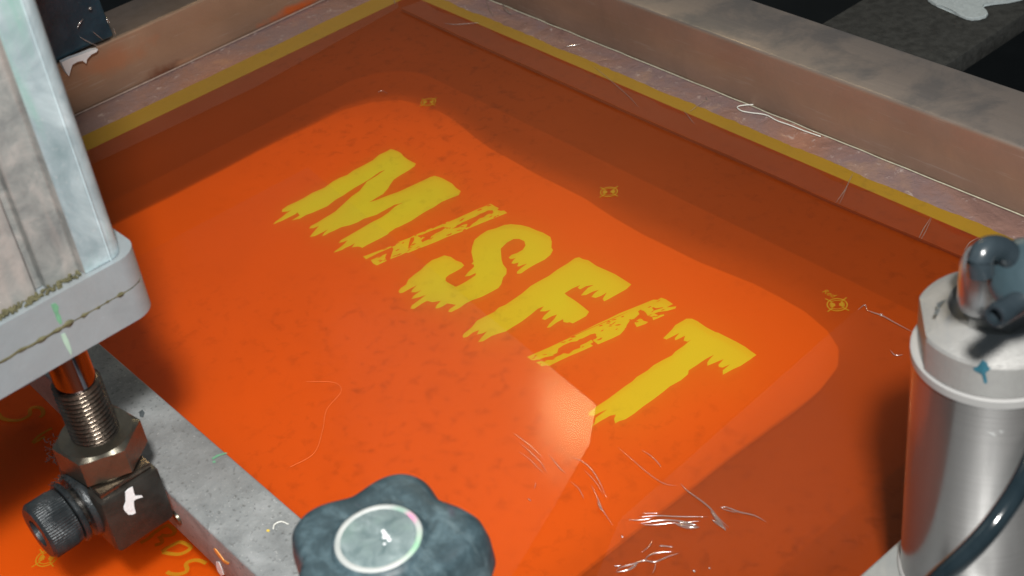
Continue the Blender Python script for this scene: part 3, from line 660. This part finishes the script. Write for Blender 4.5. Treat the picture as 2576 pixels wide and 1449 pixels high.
# ------------------------------------------------------------------ grey clamp bar
import mathutils
bar = empty('clamp_bar', (0, 0, 0), 'speckled grey cast bar running under the star knob, beside the threaded rod', 'bar')
bm = box_bm(-.13, .40, -.2235, -.1945, .026, .055, .0012, 3)
bmesh.ops.rotate(bm, verts=bm.verts, cent=(0, -.209, 0), matrix=Matrix.Rotation(.030, 3, 'Z'))
from_bm('bar_body', bm, M_bar, bar, True, 40)
SCR = on_plane(449, 1300, (.06, -.2215, .04), (0, 1, 0))
bm = lathe_bm([(.0032, 0), (.0032, .0008), (.0030, .0015)], 24)
bmesh.ops.rotate(bm, verts=bm.verts, cent=(0, 0, 0), matrix=Matrix.Rotation(math.pi / 2, 3, 'X'))
bmesh.ops.translate(bm, verts=bm.verts, vec=SCR)
from_bm('screw_end', bm, M_nut, bar, True, 40)

def bar_side(px, m, name, th=.0004):
    p0 = (.08, -.2214, .04); bm = bmesh.new(); f = bm.faces.new([bm.verts.new(on_plane(u, v, p0, (-.03, 1, 0))) for u, v in px])
    r_ = bmesh.ops.extrude_face_region(bm, geom=[f]); bmesh.ops.translate(bm, verts=[e for e in r_['geom'] if isinstance(e, bmesh.types.BMVert)], vec=(0, th, 0))
    return from_bm(name, bm, m, bar)
bar_side([(537, 1380), (541, 1381), (552, 1395), (562, 1409), (576, 1417), (574, 1421), (562, 1415), (549, 1400), (540, 1388)], simple('orange_paint_sliver', (.80, .33, .07), .5, 0, 200, .2, .0001), 'orange_paint_sliver')
bar_side([(543, 1413), (550, 1414), (556, 1428), (562, 1446), (556, 1449), (548, 1438), (544, 1426)], M_white_paint, 'white_paint_fleck')
def bar_top(px, m, name):
    bm = bmesh.new(); bm.faces.new([bm.verts.new(at(u, v, .0553)) for u, v in px]); return from_bm(name, bm, m, bar)
bar_top([(532, 1153), (545, 1144), (568, 1138), (573, 1140), (552, 1147), (536, 1156)], M_green_ink, 'green_ink_fleck')
bar_top([(534, 1160), (541, 1158), (543, 1163), (536, 1165)], M_green_ink, 'green_ink_fleck')
bar_top([(670, 1333), (675, 1331), (679, 1334), (676, 1338), (671, 1337)], simple('yellow_ink_dot', (.75, .50, .06), .5, 0, 200, .2, .0001), 'yellow_ink_fleck')
bar_top([(350, 1036), (358, 1030), (364, 1038), (360, 1050), (352, 1048)], M_dark_ink, 'dark_ink_fleck')

# ------------------------------------------------------------------ square air cylinder, rod, nut, clevis, bolt
Nn = at(250, 1112, .09)
U = Vector((.022, .028, 1)).normalized()
cyl = empty('square_air_cylinder', Nn, 'weathered square-bodied air cylinder with oily threaded rod pushing down on the grey bar', 'air cylinder')
ROT = Vector((0, 0, 1)).rotation_difference(U).to_matrix()
YAW = Matrix.Rotation(math.radians(4), 3, 'Z')
cyl.rotation_mode = 'QUATERNION'; cyl.rotation_quaternion = (ROT @ YAW).to_quaternion()
# local frame: origin at nut centre height, z up along rod
def rr_off(x0, x1, y0, y1, r, n=8): return rrect(x0, x1, y0, y1, r, n)
CZ = .0635                           # underside of the end cap along the rod
XF = .0285
cap1 = prism_bm(rrect(-.030, XF, -.092, .0295, .0095, 10), CZ, CZ + .0130, .0010, 3)
capo = from_bm('rod_flange', cap1, M_cap, cyl, True, 35)
cap2 = prism_bm(rrect(-.030, XF, -.092, .0295, .0095, 10), CZ + .0136, CZ + .0262, .0012, 3)
from_bm('end_cap', cap2, M_cap, cyl, True, 35)
# grime line squeezed in the seam: bumpy bead around the joint
seam = densify(rrect(-.0297, XF - .0002, -.0917, .0292, .0093, 10), .0012)
sp = [Vector((x, y, CZ + .0133 + noise.noise(Vector((x * 300, y * 300, 0))) * .0004)) for x, y in seam]; sp.append(sp[0])
bm = bmesh.new(); nseg = 6; rings = []
for i, p in enumerate(sp):
    r = .0005 + max(0, noise.noise(Vector((p.x * 380, p.y * 380, 4)))) * .0016 + (.0003 if p.y < -.005 else 0)
    cdir = Vector((p.x, p.y + .014, 0)).normalized()
    rings.append([bm.verts.new(p + cdir * math.cos(a) * r * .45 + Vector((0, 0, math.sin(a) * r))) for a in [2 * math.pi * k / nseg for k in range(nseg)]])
for a, b in zip(rings, rings[1:]):
    for k in range(nseg): bm.faces.new((a[k], a[(k + 1) % nseg], b[(k + 1) % nseg], b[k]))
from_bm('seam_grime', bm, M_moss, cyl, True)
# extruded body with grooves on the front face
xb = XF - .0022; d1 = .0030; d2 = .0062
prof = []
def corner(cx_, cy_, a0, r, n=8):
    for k in range(n + 1):
        a = math.radians(a0 + 90 * k / n); prof.append((cx_ + r * math.cos(a), cy_ + r * math.sin(a)))
corner(-.028 + .006, -.088 + .006, 180, .006)
prof += [(xb - .006, -.088)]
prof += [(xb, -.082), (xb, -.0245), (xb - d1, -.0240), (xb - d1, -.0085), (xb - d2, -.0083), (xb - d2, -.0050), (xb - d1, -.0048), (xb - d1, .0078), (xb, .0085), (xb, .0185)]
corner(xb - .006, .0185, 0, .006)
prof += [(.006, .0245), (.0055, .0205), (-.0055, .0205), (-.006, .0245)]
corner(-.022, .0185, 90, .006)
bm = prism_bm(prof, CZ + .0262, CZ + .30)
bo = from_bm('cylinder_body', bm, M_body, cyl, False)
bo.data.materials.append(M_groove)
for p in bo.data.polygons:
    c = p.center
    if c.x < xb - .0005 and c.x > xb - .01 and -.0246 < c.y < .0086: p.material_index = 1
bv = bo.modifiers.new('b', 'BEVEL'); bv.width = .0006; bv.segments = 3; bv.limit_method = 'ANGLE'; bv.angle_limit = math.radians(35)
for p in bo.data.polygons: p.use_smooth = True
bo.data.set_sharp_from_angle(angle=math.radians(35))
# grime at foot of the grooves
bm = bmesh.new()
for k in range(150):
    y = random.uniform(-.0238, .0075); r = random.uniform(.0003, .0008)
    bmesh.ops.create_icosphere(bm, subdivisions=1, radius=r, matrix=Matrix.Translation((xb - d1 + random.uniform(0, .003), y, CZ + .0264 + random.uniform(0, .0012))))
from_bm('groove_grime', bm, M_moss, cyl, True)
# green ink dribble on the flange faces
def face_patch(name, pts, x, m, parent, th=.00035):
    bm = bmesh.new(); vs = [bm.verts.new((x, y, z)) for y, z in pts]; bm.faces.new(vs)
    r_ = bmesh.ops.extrude_face_region(bm, geom=bm.faces[:]); bmesh.ops.translate(bm, verts=[e for e in r_['geom'] if isinstance(e, bmesh.types.BMVert)], vec=(th, 0, 0))
    return from_bm(name, bm, m, parent)
MI = cyl.matrix_world
bpy.context.view_layer.update(); MI = cyl.matrix_world.inverted()
def patch_px(name, px, xloc, m, th=.0003):
    n = (cyl.matrix_world.to_3x3() @ Vector((1, 0, 0))); p0 = cyl.matrix_world @ Vector((xloc, 0, 0))
    pts = [MI @ on_plane(u, v, p0, n) for u, v in px]
    return face_patch(name, [(p.y, p.z) for p in pts], xloc - .0001, m, cyl, th)
patch_px('green_ink_smear', [(128, 766), (139, 762), (147, 770), (146, 785), (152, 795), (156, 812), (151, 816), (143, 806), (138, 790), (132, 778)], XF, M_green_ink)
M_pale_green = simple('pale_green_ink', (.30, .42, .34), .55, 0, 200, .2, .0001)
patch_px('green_ink_smear', [(153, 842), (163, 838), (172, 856), (180, 882), (179, 894), (170, 880), (160, 862)], XF, M_pale_green)
# bushing under the cap
bm = lathe_bm([(.017, CZ - .0045), (.018, CZ - .004), (.018, CZ - .0005)], 48); bmesh.ops.translate(bm, verts=bm.verts, vec=(.006, -.022, 0))
from_bm('rod_bushing', bm, M_cast, cyl, True, 40)
from_bm('piston_rod', lathe_bm([(.0070, .018), (.0078, .0315), (.0078, CZ)], 40), M_chrome, cyl, True, 50)
pitch = .0021
def thr(t, r, z): 
    ph = (z / pitch - t / (2 * math.pi)) % 1.0; return r + .0008 * (1 - abs(2 * ph - 1) * 2)
zs = [.000 + .00015 * k for k in range(213)]
from_bm('threaded_rod', lathe_bm([(.0086, z) for z in zs], 56, thr), M_oily, cyl, True, 60)
# hex nut
def hexnut(af, z0, z1, m, name, parent, rot=0.0, hole=0):
    R = af / math.sqrt(3)
    def rf(t, r, z): 
        a = (t - rot) % (math.pi / 3) - math.pi / 6; hx = (af / 2) / math.cos(a); return min(hx, r)
    ch = (R - af / 2) * .55
    return from_bm(name, lathe_bm([(af / 2 * .96, z0), (R * 1.0, z0 + ch), (R * 1.01, z1 - ch), (af / 2 * .96, z1)], 144, rf), m, parent, True, 25)
hexnut(.0300, -.0085, .0055, M_nut, 'hex_nut', cyl, math.radians(8))
# clevis block (bevelled cuboid) and its collar
bm = box_bm(-.017, .0185, -.0145, .0125, -.040, -.0115, .0026, 2)
clv = from_bm('rod_end_block', bm, M_black_steel, cyl, True, 30)
bm = box_bm(-.0150, .0165, -.0125, .0105, -.0115, -.0088, .0006, 2)
from_bm('nut_seat', bm, M_oily, cyl, True, 30)
pt = patch_px('white_paint_mark', [(315, 1238), (322, 1230), (333, 1224), (336, 1238), (340, 1247), (356, 1246), (359, 1250), (342, 1255), (336, 1260), (337, 1275), (341, 1290), (333, 1294), (322, 1294), (312, 1283), (311, 1275), (316, 1262)], .0187, M_white_paint)
# cap screw through the block
def yaxis(bm, c):
    bmesh.ops.rotate(bm, verts=bm.verts, cent=(0, 0, 0), matrix=Matrix.Rotation(math.pi / 2, 3, 'X')); bmesh.ops.translate(bm, verts=bm.verts, vec=c); return bm
BC = (-.0005, -.0145, -.0235)
def knurl(t, r, z): return r + (.00022 * math.cos(t * 64) if .0095 < z < .0195 and r > .0115 else 0)
bm = yaxis(lathe_bm([(.0085, -.002), (.0085, .0045)], 48), BC); from_bm('spacer_collar', bm, M_black_steel, cyl, True, 40)
bm = yaxis(lathe_bm([(.0128, .0045), (.0132, .0050), (.0132, .0064), (.0128, .0068)], 64), BC); wsh = from_bm('washer', bm, M_bolt, cyl, True, 40)
bm = yaxis(lathe_bm([(.0105, .0069), (.0118, .0075), (.0118, .0096), (.0120, .0100), (.0120, .0190), (.0118, .0195), (.0108, .0205), (.0060, .0205), (.0058, .0150)], 256, knurl), BC); from_bm('cap_screw', bm, M_bolt, cyl, True, 40)
bm = yaxis(lathe_bm([(.0135, -.0015), (.0140, -.0005), (.0140, .0010), (.0132, .0022)], 64), BC)
from_bm('washer', bm, M_bolt, cyl, True, 40)
# greasy fluff caught around the joint
fz = bmesh.new(); rnd = random.Random(3)
for _ in range(330):
    a = rnd.random() * math.pi * 2; c = Vector((BC[0] + math.cos(a) * .0105, BC[1] - rnd.uniform(-.001, .006), BC[2] + math.sin(a) * .0105 + .004))
    if rnd.random() < .45: c = Vector((-.016 + rnd.uniform(-.003, .002), rnd.uniform(-.016, .004), rnd.uniform(-.012, .0)))
    pts = [c]; d = Vector((rnd.uniform(-1, 1), rnd.uniform(-1, .3), rnd.uniform(-.4, 1))).normalized()
    for s in range(4): d = (d + Vector((rnd.uniform(-.7, .7), rnd.uniform(-.7, .7), rnd.uniform(-.7, .7)))).normalized(); pts.append(pts[-1] + d * .0005)
    tube_bm(pts, .00013, 3, fz)
from_bm('greasy_fluff', fz, simple('grey_fluff', (.022, .021, .020), .9, 0, 100, .3, 0), cyl, True)

# ------------------------------------------------------------------ star knob
kc = at(955, 1365, .138)
k2 = lambda u, v: (at(u, v, .1405).x - kc.x, at(u, v, .1405).y - kc.y)
kn = empty('star_knob', (kc.x, kc.y, .055), 'scuffed black five-lobed star knob with a white ringed centre, bottom centre of the photo', 'knob')
def ring_mat():
    m, nt, out = mat('worn_white_ring')
    v = coords(nt)
    sx = N(nt, 'ShaderNodeSeparateXYZ'); nt.links.new(v, sx.inputs[0])
    n = noisen(nt, v, 110, 3); n2 = noisen(nt, v, 90, 2)
    col = mixc(nt, ramp(nt, n, [(.35, 0.), (.7, .5)]), (.46, .48, .47), (.28, .32, .31))
    def blob(cx_, cy_, r, c, col):
        s = N(nt, 'ShaderNodeVectorMath', operation='DISTANCE'); nt.links.new(v, s.inputs[0]); s.inputs[1].default_value = (cx_, cy_, .0855)
        return mixc(nt, ramp(nt, s.outputs['Value'], [(0, 1.), (r * .7, .9), (r, 0.)]), col, c)
    col = blob(*k2(1022, 1307), .0030, (.85, .12, .42), col)
    col = blob(*k2(1046, 1372), .0045, (.25, .5, .32), col)
    col = blob(*k2(1001, 1291), .0030, (.16, .36, .26), col)
    principled(nt, out, Base_Color=col, Roughness=.55); return m
M_ring = ring_mat()
def lobe(t, r, z):
    # r is base scale 0..1 of outline
    c = math.cos(5 * (t - math.radians(58))); w_ = .5 + .5 * c
    out = .0248 + .0070 * (w_ ** .85)
    k = max(0, min(1, (r - .45) / .55)); rad = r * (.0275 * (1 - k) + out * k)
    return rad
kp = [(.50, .056), (.86, .0572), (.97, .060), (1.03, .066), (1.02, .074), (.985, .0795), (.93, .0822), (.85, .0834), (.72, .0838), (.60, .0837), (.535, .0838), (.515, .0846), (.500, .0850)]
from_bm('knob_body', lathe_bm([(r, z) for r, z in kp], 200, lobe), M_knob, kn, True, 50)
rb = empty  # (name kept short)
bm = bmesh.new(); nn = 96; rings = []
for r, z in ((.0134, .0848), (.0131, .0855), (.0118, .0855), (.0112, .0849)):
    rings.append([bm.verts.new((r * (1 + .02 * noise.noise(Vector((math.cos(2 * math.pi * k / nn) * 3, math.sin(2 * math.pi * k / nn) * 3, r * 500)))) * math.cos(2 * math.pi * k / nn), r * math.sin(2 * math.pi * k / nn), z)) for k in range(nn)])
for a, b in zip(rings, rings[1:]):
    for k in range(nn): bm.faces.new((a[k], a[(k + 1) % nn], b[(k + 1) % nn], b[k]))
rg = from_bm('white_ring', bm, M_ring, kn, True)
from_bm('centre_disc', lathe_bm([(.0117, .0845), (.0117, .0851), (.0113, .0853), (.004, .0851), (.0005, .0851)], 64), M_knobcap, kn, True, 40)
def blobs(parent, spots, z, m, name):
    bm = bmesh.new()
    for (u, v, r) in spots:
        p = at(u, v, z + parent.location.z) - parent.location
        bmesh.ops.create_icosphere(bm, subdivisions=2, radius=r, matrix=Matrix.Translation((p.x, p.y, z)) @ Matrix.Diagonal((1, 1, .35, 1)))
    return from_bm(name, bm, m, parent, True)
blobs(kn, [(964, 1336, .0007), (968, 1343, .0008), (974, 1350, .0008), (979, 1358, .0007), (966, 1352, .0006), (967, 1368, .0005)], .0852, M_white_paint, 'white_paint_fleck')
from_bm('knob_stud', lathe_bm([(.009, 0), (.009, .003), (.006, .003), (.006, .060)], 40), M_bolt, kn, True, 40)

# ------------------------------------------------------------------ round stainless air cylinder on its plate
mp = empty('mounting_plate', (.33, -.05, .04), 'scuffed pale metal plate under the round stainless cylinder, bottom right corner', 'plate')
bm = box_bm(.2735, .44, -.26, .03, .028, .0405, .0018, 3)
bmesh.ops.translate(bm, verts=bm.verts, vec=(-.33, .05, -.04)); from_bm('plate_body', bm, M_plate, mp, True, 40)
bm = box_bm(.30, .43, -.20, -.02, -.0, .028, .0); bmesh.ops.translate(bm, verts=bm.verts, vec=(-.33, .05, -.04)); from_bm('spacer_block', bm, M_cast, mp)
rc = empty('round_air_cylinder', (.2998, -.0288, .0405), 'upright round stainless steel air cylinder with satin head and dark elbow fitting', 'air cylinder')
Rr = .0250
from_bm('foot_ring', lathe_bm([(Rr + .0002, 0), (Rr + .0006, .0008), (Rr + .0006, .0016), (Rr, .0022)], 96), M_seal, rc, True, 40)
from_bm('barrel', lathe_bm([(Rr - .0004, .0018), (Rr - .0004, .1005)], 128), M_steel, rc, True, 40)
from_bm('seal_ring', lathe_bm([(Rr - .0006, .1005), (Rr + .0003, .1010), (Rr + .0003, .1038), (Rr - .0008, .1044)], 128), M_seal, rc, True, 40)
# cap with wrench flat
FL = math.radians(222)
def flat(t, r, z):
    if z < .1046: return r
    c = math.cos(t - FL); lim = .0222
    return min(r, lim / c) if c > 0.2 else r
hp = [(Rr - .0012, .1040), (Rr - .0004, .1048), (Rr - .0004, .1162), (Rr - .0010, .1172), (.0158, .1212), (.0148, .1214), (.0136, .1196), (.0124, .1194), (.0100, .1194)]
from_bm('cylinder_head', lathe_bm(hp, 256, flat), M_head, rc, True, 28)
def hexat(af, z0, z1, parent, m, name, rot):
    def rf(t, r, z):
        a = (t - rot) % (math.pi / 3) - math.pi / 6; return min((af / 2) / math.cos(a), r)
    R = af / math.sqrt(3)
    return from_bm(name, lathe_bm([(R, z0), (R, z1 - .001), (af / 2 * .98, z1)], 144, rf), m, parent, True, 25)
def stem_bm():
    bm = lathe_bm([(.0069, .1242), (.0071, .1262), (.0071, .1390), (.0058, .1430), (.0048, .1440), (.0044, .1440)], 64)
    bmesh.ops.translate(bm, verts=bm.verts, vec=(-.0022, -.0063, 0)); return bm
hexat(.0208, .1192, .1258, rc, M_head, 'hex_nut', math.radians(20))
from_bm('fitting_stem', stem_bm(), simple('satin_nickel', (.50, .51, .52), .26, .75, 60, .1, .0001), rc, True, 40)
RL = rc.location
def lp(u, v, dep): return at_depth(u, v, dep) - RL
# swivel yoke: dark curved band over the stem
y0 = lp(2468, 690, .372); y1 = lp(2466, 655, .370); y2 = lp(2482, 628, .370); y3 = lp(2522, 628, .372); y4 = lp(2562, 670, .374)
from_bm('swivel_elbow', tube_bm(smooth_pts([y0, y1, y2, y3, y4], 6), .0036, 20), M_fit, rc, True, 60)
def disc(u, v, dep, r, th, axis, m, name, prof=None, n=64):
    c = lp(u, v, dep); a = Vector(axis).normalized(); q = Vector((0, 0, 1)).rotation_difference(a).to_matrix().to_4x4()
    bm = lathe_bm(prof or [(r * .9, 0), (r, .001), (r, th - .001), (r * .9, th)], n)
    bmesh.ops.transform(bm, verts=bm.verts, matrix=Matrix.Translation(c) @ q)
    return from_bm(name, bm, m, rc, True, 45)
VD = -ray(2570, 700); UPC = R3 @ Vector((0, 1, 0)); RTC = R3 @ Vector((1, 0, 0))
ax1 = (VD * .75 - RTC * .45 + UPC * .15)
disc(2574, 690, .372, .0118, .008, ax1, M_disc, 'flow_valve_dial', [(.0090, -.008), (.0102, -.002), (.0102, .0005), (.0094, .0020), (.0070, .0032), (.0035, .0038), (.0003, .0040)])
ax2 = (VD * .62 - RTC * .62 - UPC * .35)
disc(2504, 795, .364, .0052, .010, ax2, M_fit, 'hose_port', [(.0032, -.011), (.0034, -.010), (.0034, -.0004), (.0030, .0004), (.0021, .0004), (.0019, -.0025), (.0008, -.0025)])
# ink marks on the head
def curved_mark(px, r, m, name, th=.0003, zr=None):
    """project pixels on the cylinder of radius r around the rc axis"""
    ax = Vector((RL.x, RL.y)); out = []
    for u, v in px:
        d = ray(u, v); o = Vector((CAM.x - ax.x, CAM.y - ax.y)); dd = Vector((d.x, d.y))
        a = dd.dot(dd); b = 2 * o.dot(dd); c = o.dot(o) - r * r; s = (-b - math.sqrt(max(0, b * b - 4 * a * c))) / (2 * a)
        out.append(CAM + d * s - RL)
    bm = bmesh.new(); c = sum(out, Vector()) / len(out); cr_ = Vector((c.x, c.y)).length; c.x *= (r + th) / cr_; c.y *= (r + th) / cr_
    vc = bm.verts.new(c); vs = [bm.verts.new(p) for p in out]
    for k in range(len(vs)): bm.faces.new((vs[k], vs[(k + 1) % len(vs)], vc))
    return from_bm(name, bm, m, rc)
curved_mark([(1932 + x / 3, 483 + y / 3) for x, y in [(1545, 1330), (1580, 1315), (1600, 1290), (1620, 1265), (1655, 1290), (1660, 1315), (1680, 1335), (1640, 1370), (1655, 1430), (1648, 1449), (1630, 1440), (1615, 1380), (1590, 1365), (1560, 1350)]], Rr - .0001, M_blue_ink, 'teal_ink_splash', .0002)
tpn = [(1932 + x / 3, 483 + y / 3) for x, y in [(1255, 915), (1275, 880), (1275, 840), (1310, 820), (1345, 812), (1325, 840), (1300, 860), (1295, 900), (1275, 930)]]
bm = bmesh.new(); vs = []
for u, v in tpn:
    n = Vector((-.35, 0, 1)).normalized(); q = on_plane(u, v, (RL.x - .019, RL.y, RL.z + .1231), Vector((-.9, -.35, 3.6)).normalized()) - RL; vs.append(bm.verts.new(q))
bm.faces.new(vs); from_bm('dark_ink_smudge', bm, M_dark_ink, rc)
# hose
hp_ = [at_depth(2640, 1040, .385), at_depth(2600, 1150, .372), at_depth(2560, 1232, .366), at_depth(2500, 1318, .364), at_depth(2440, 1385, .366), at_depth(2365, 1452, .372), at_depth(2270, 1540, .385)]
ho = from_bm('air_hose', tube_bm(smooth_pts(hp_, 8), .0029, 20), M_hose, None, True); tag(ho, 'glossy black air hose curving across the front of the round stainless cylinder', 'hose')
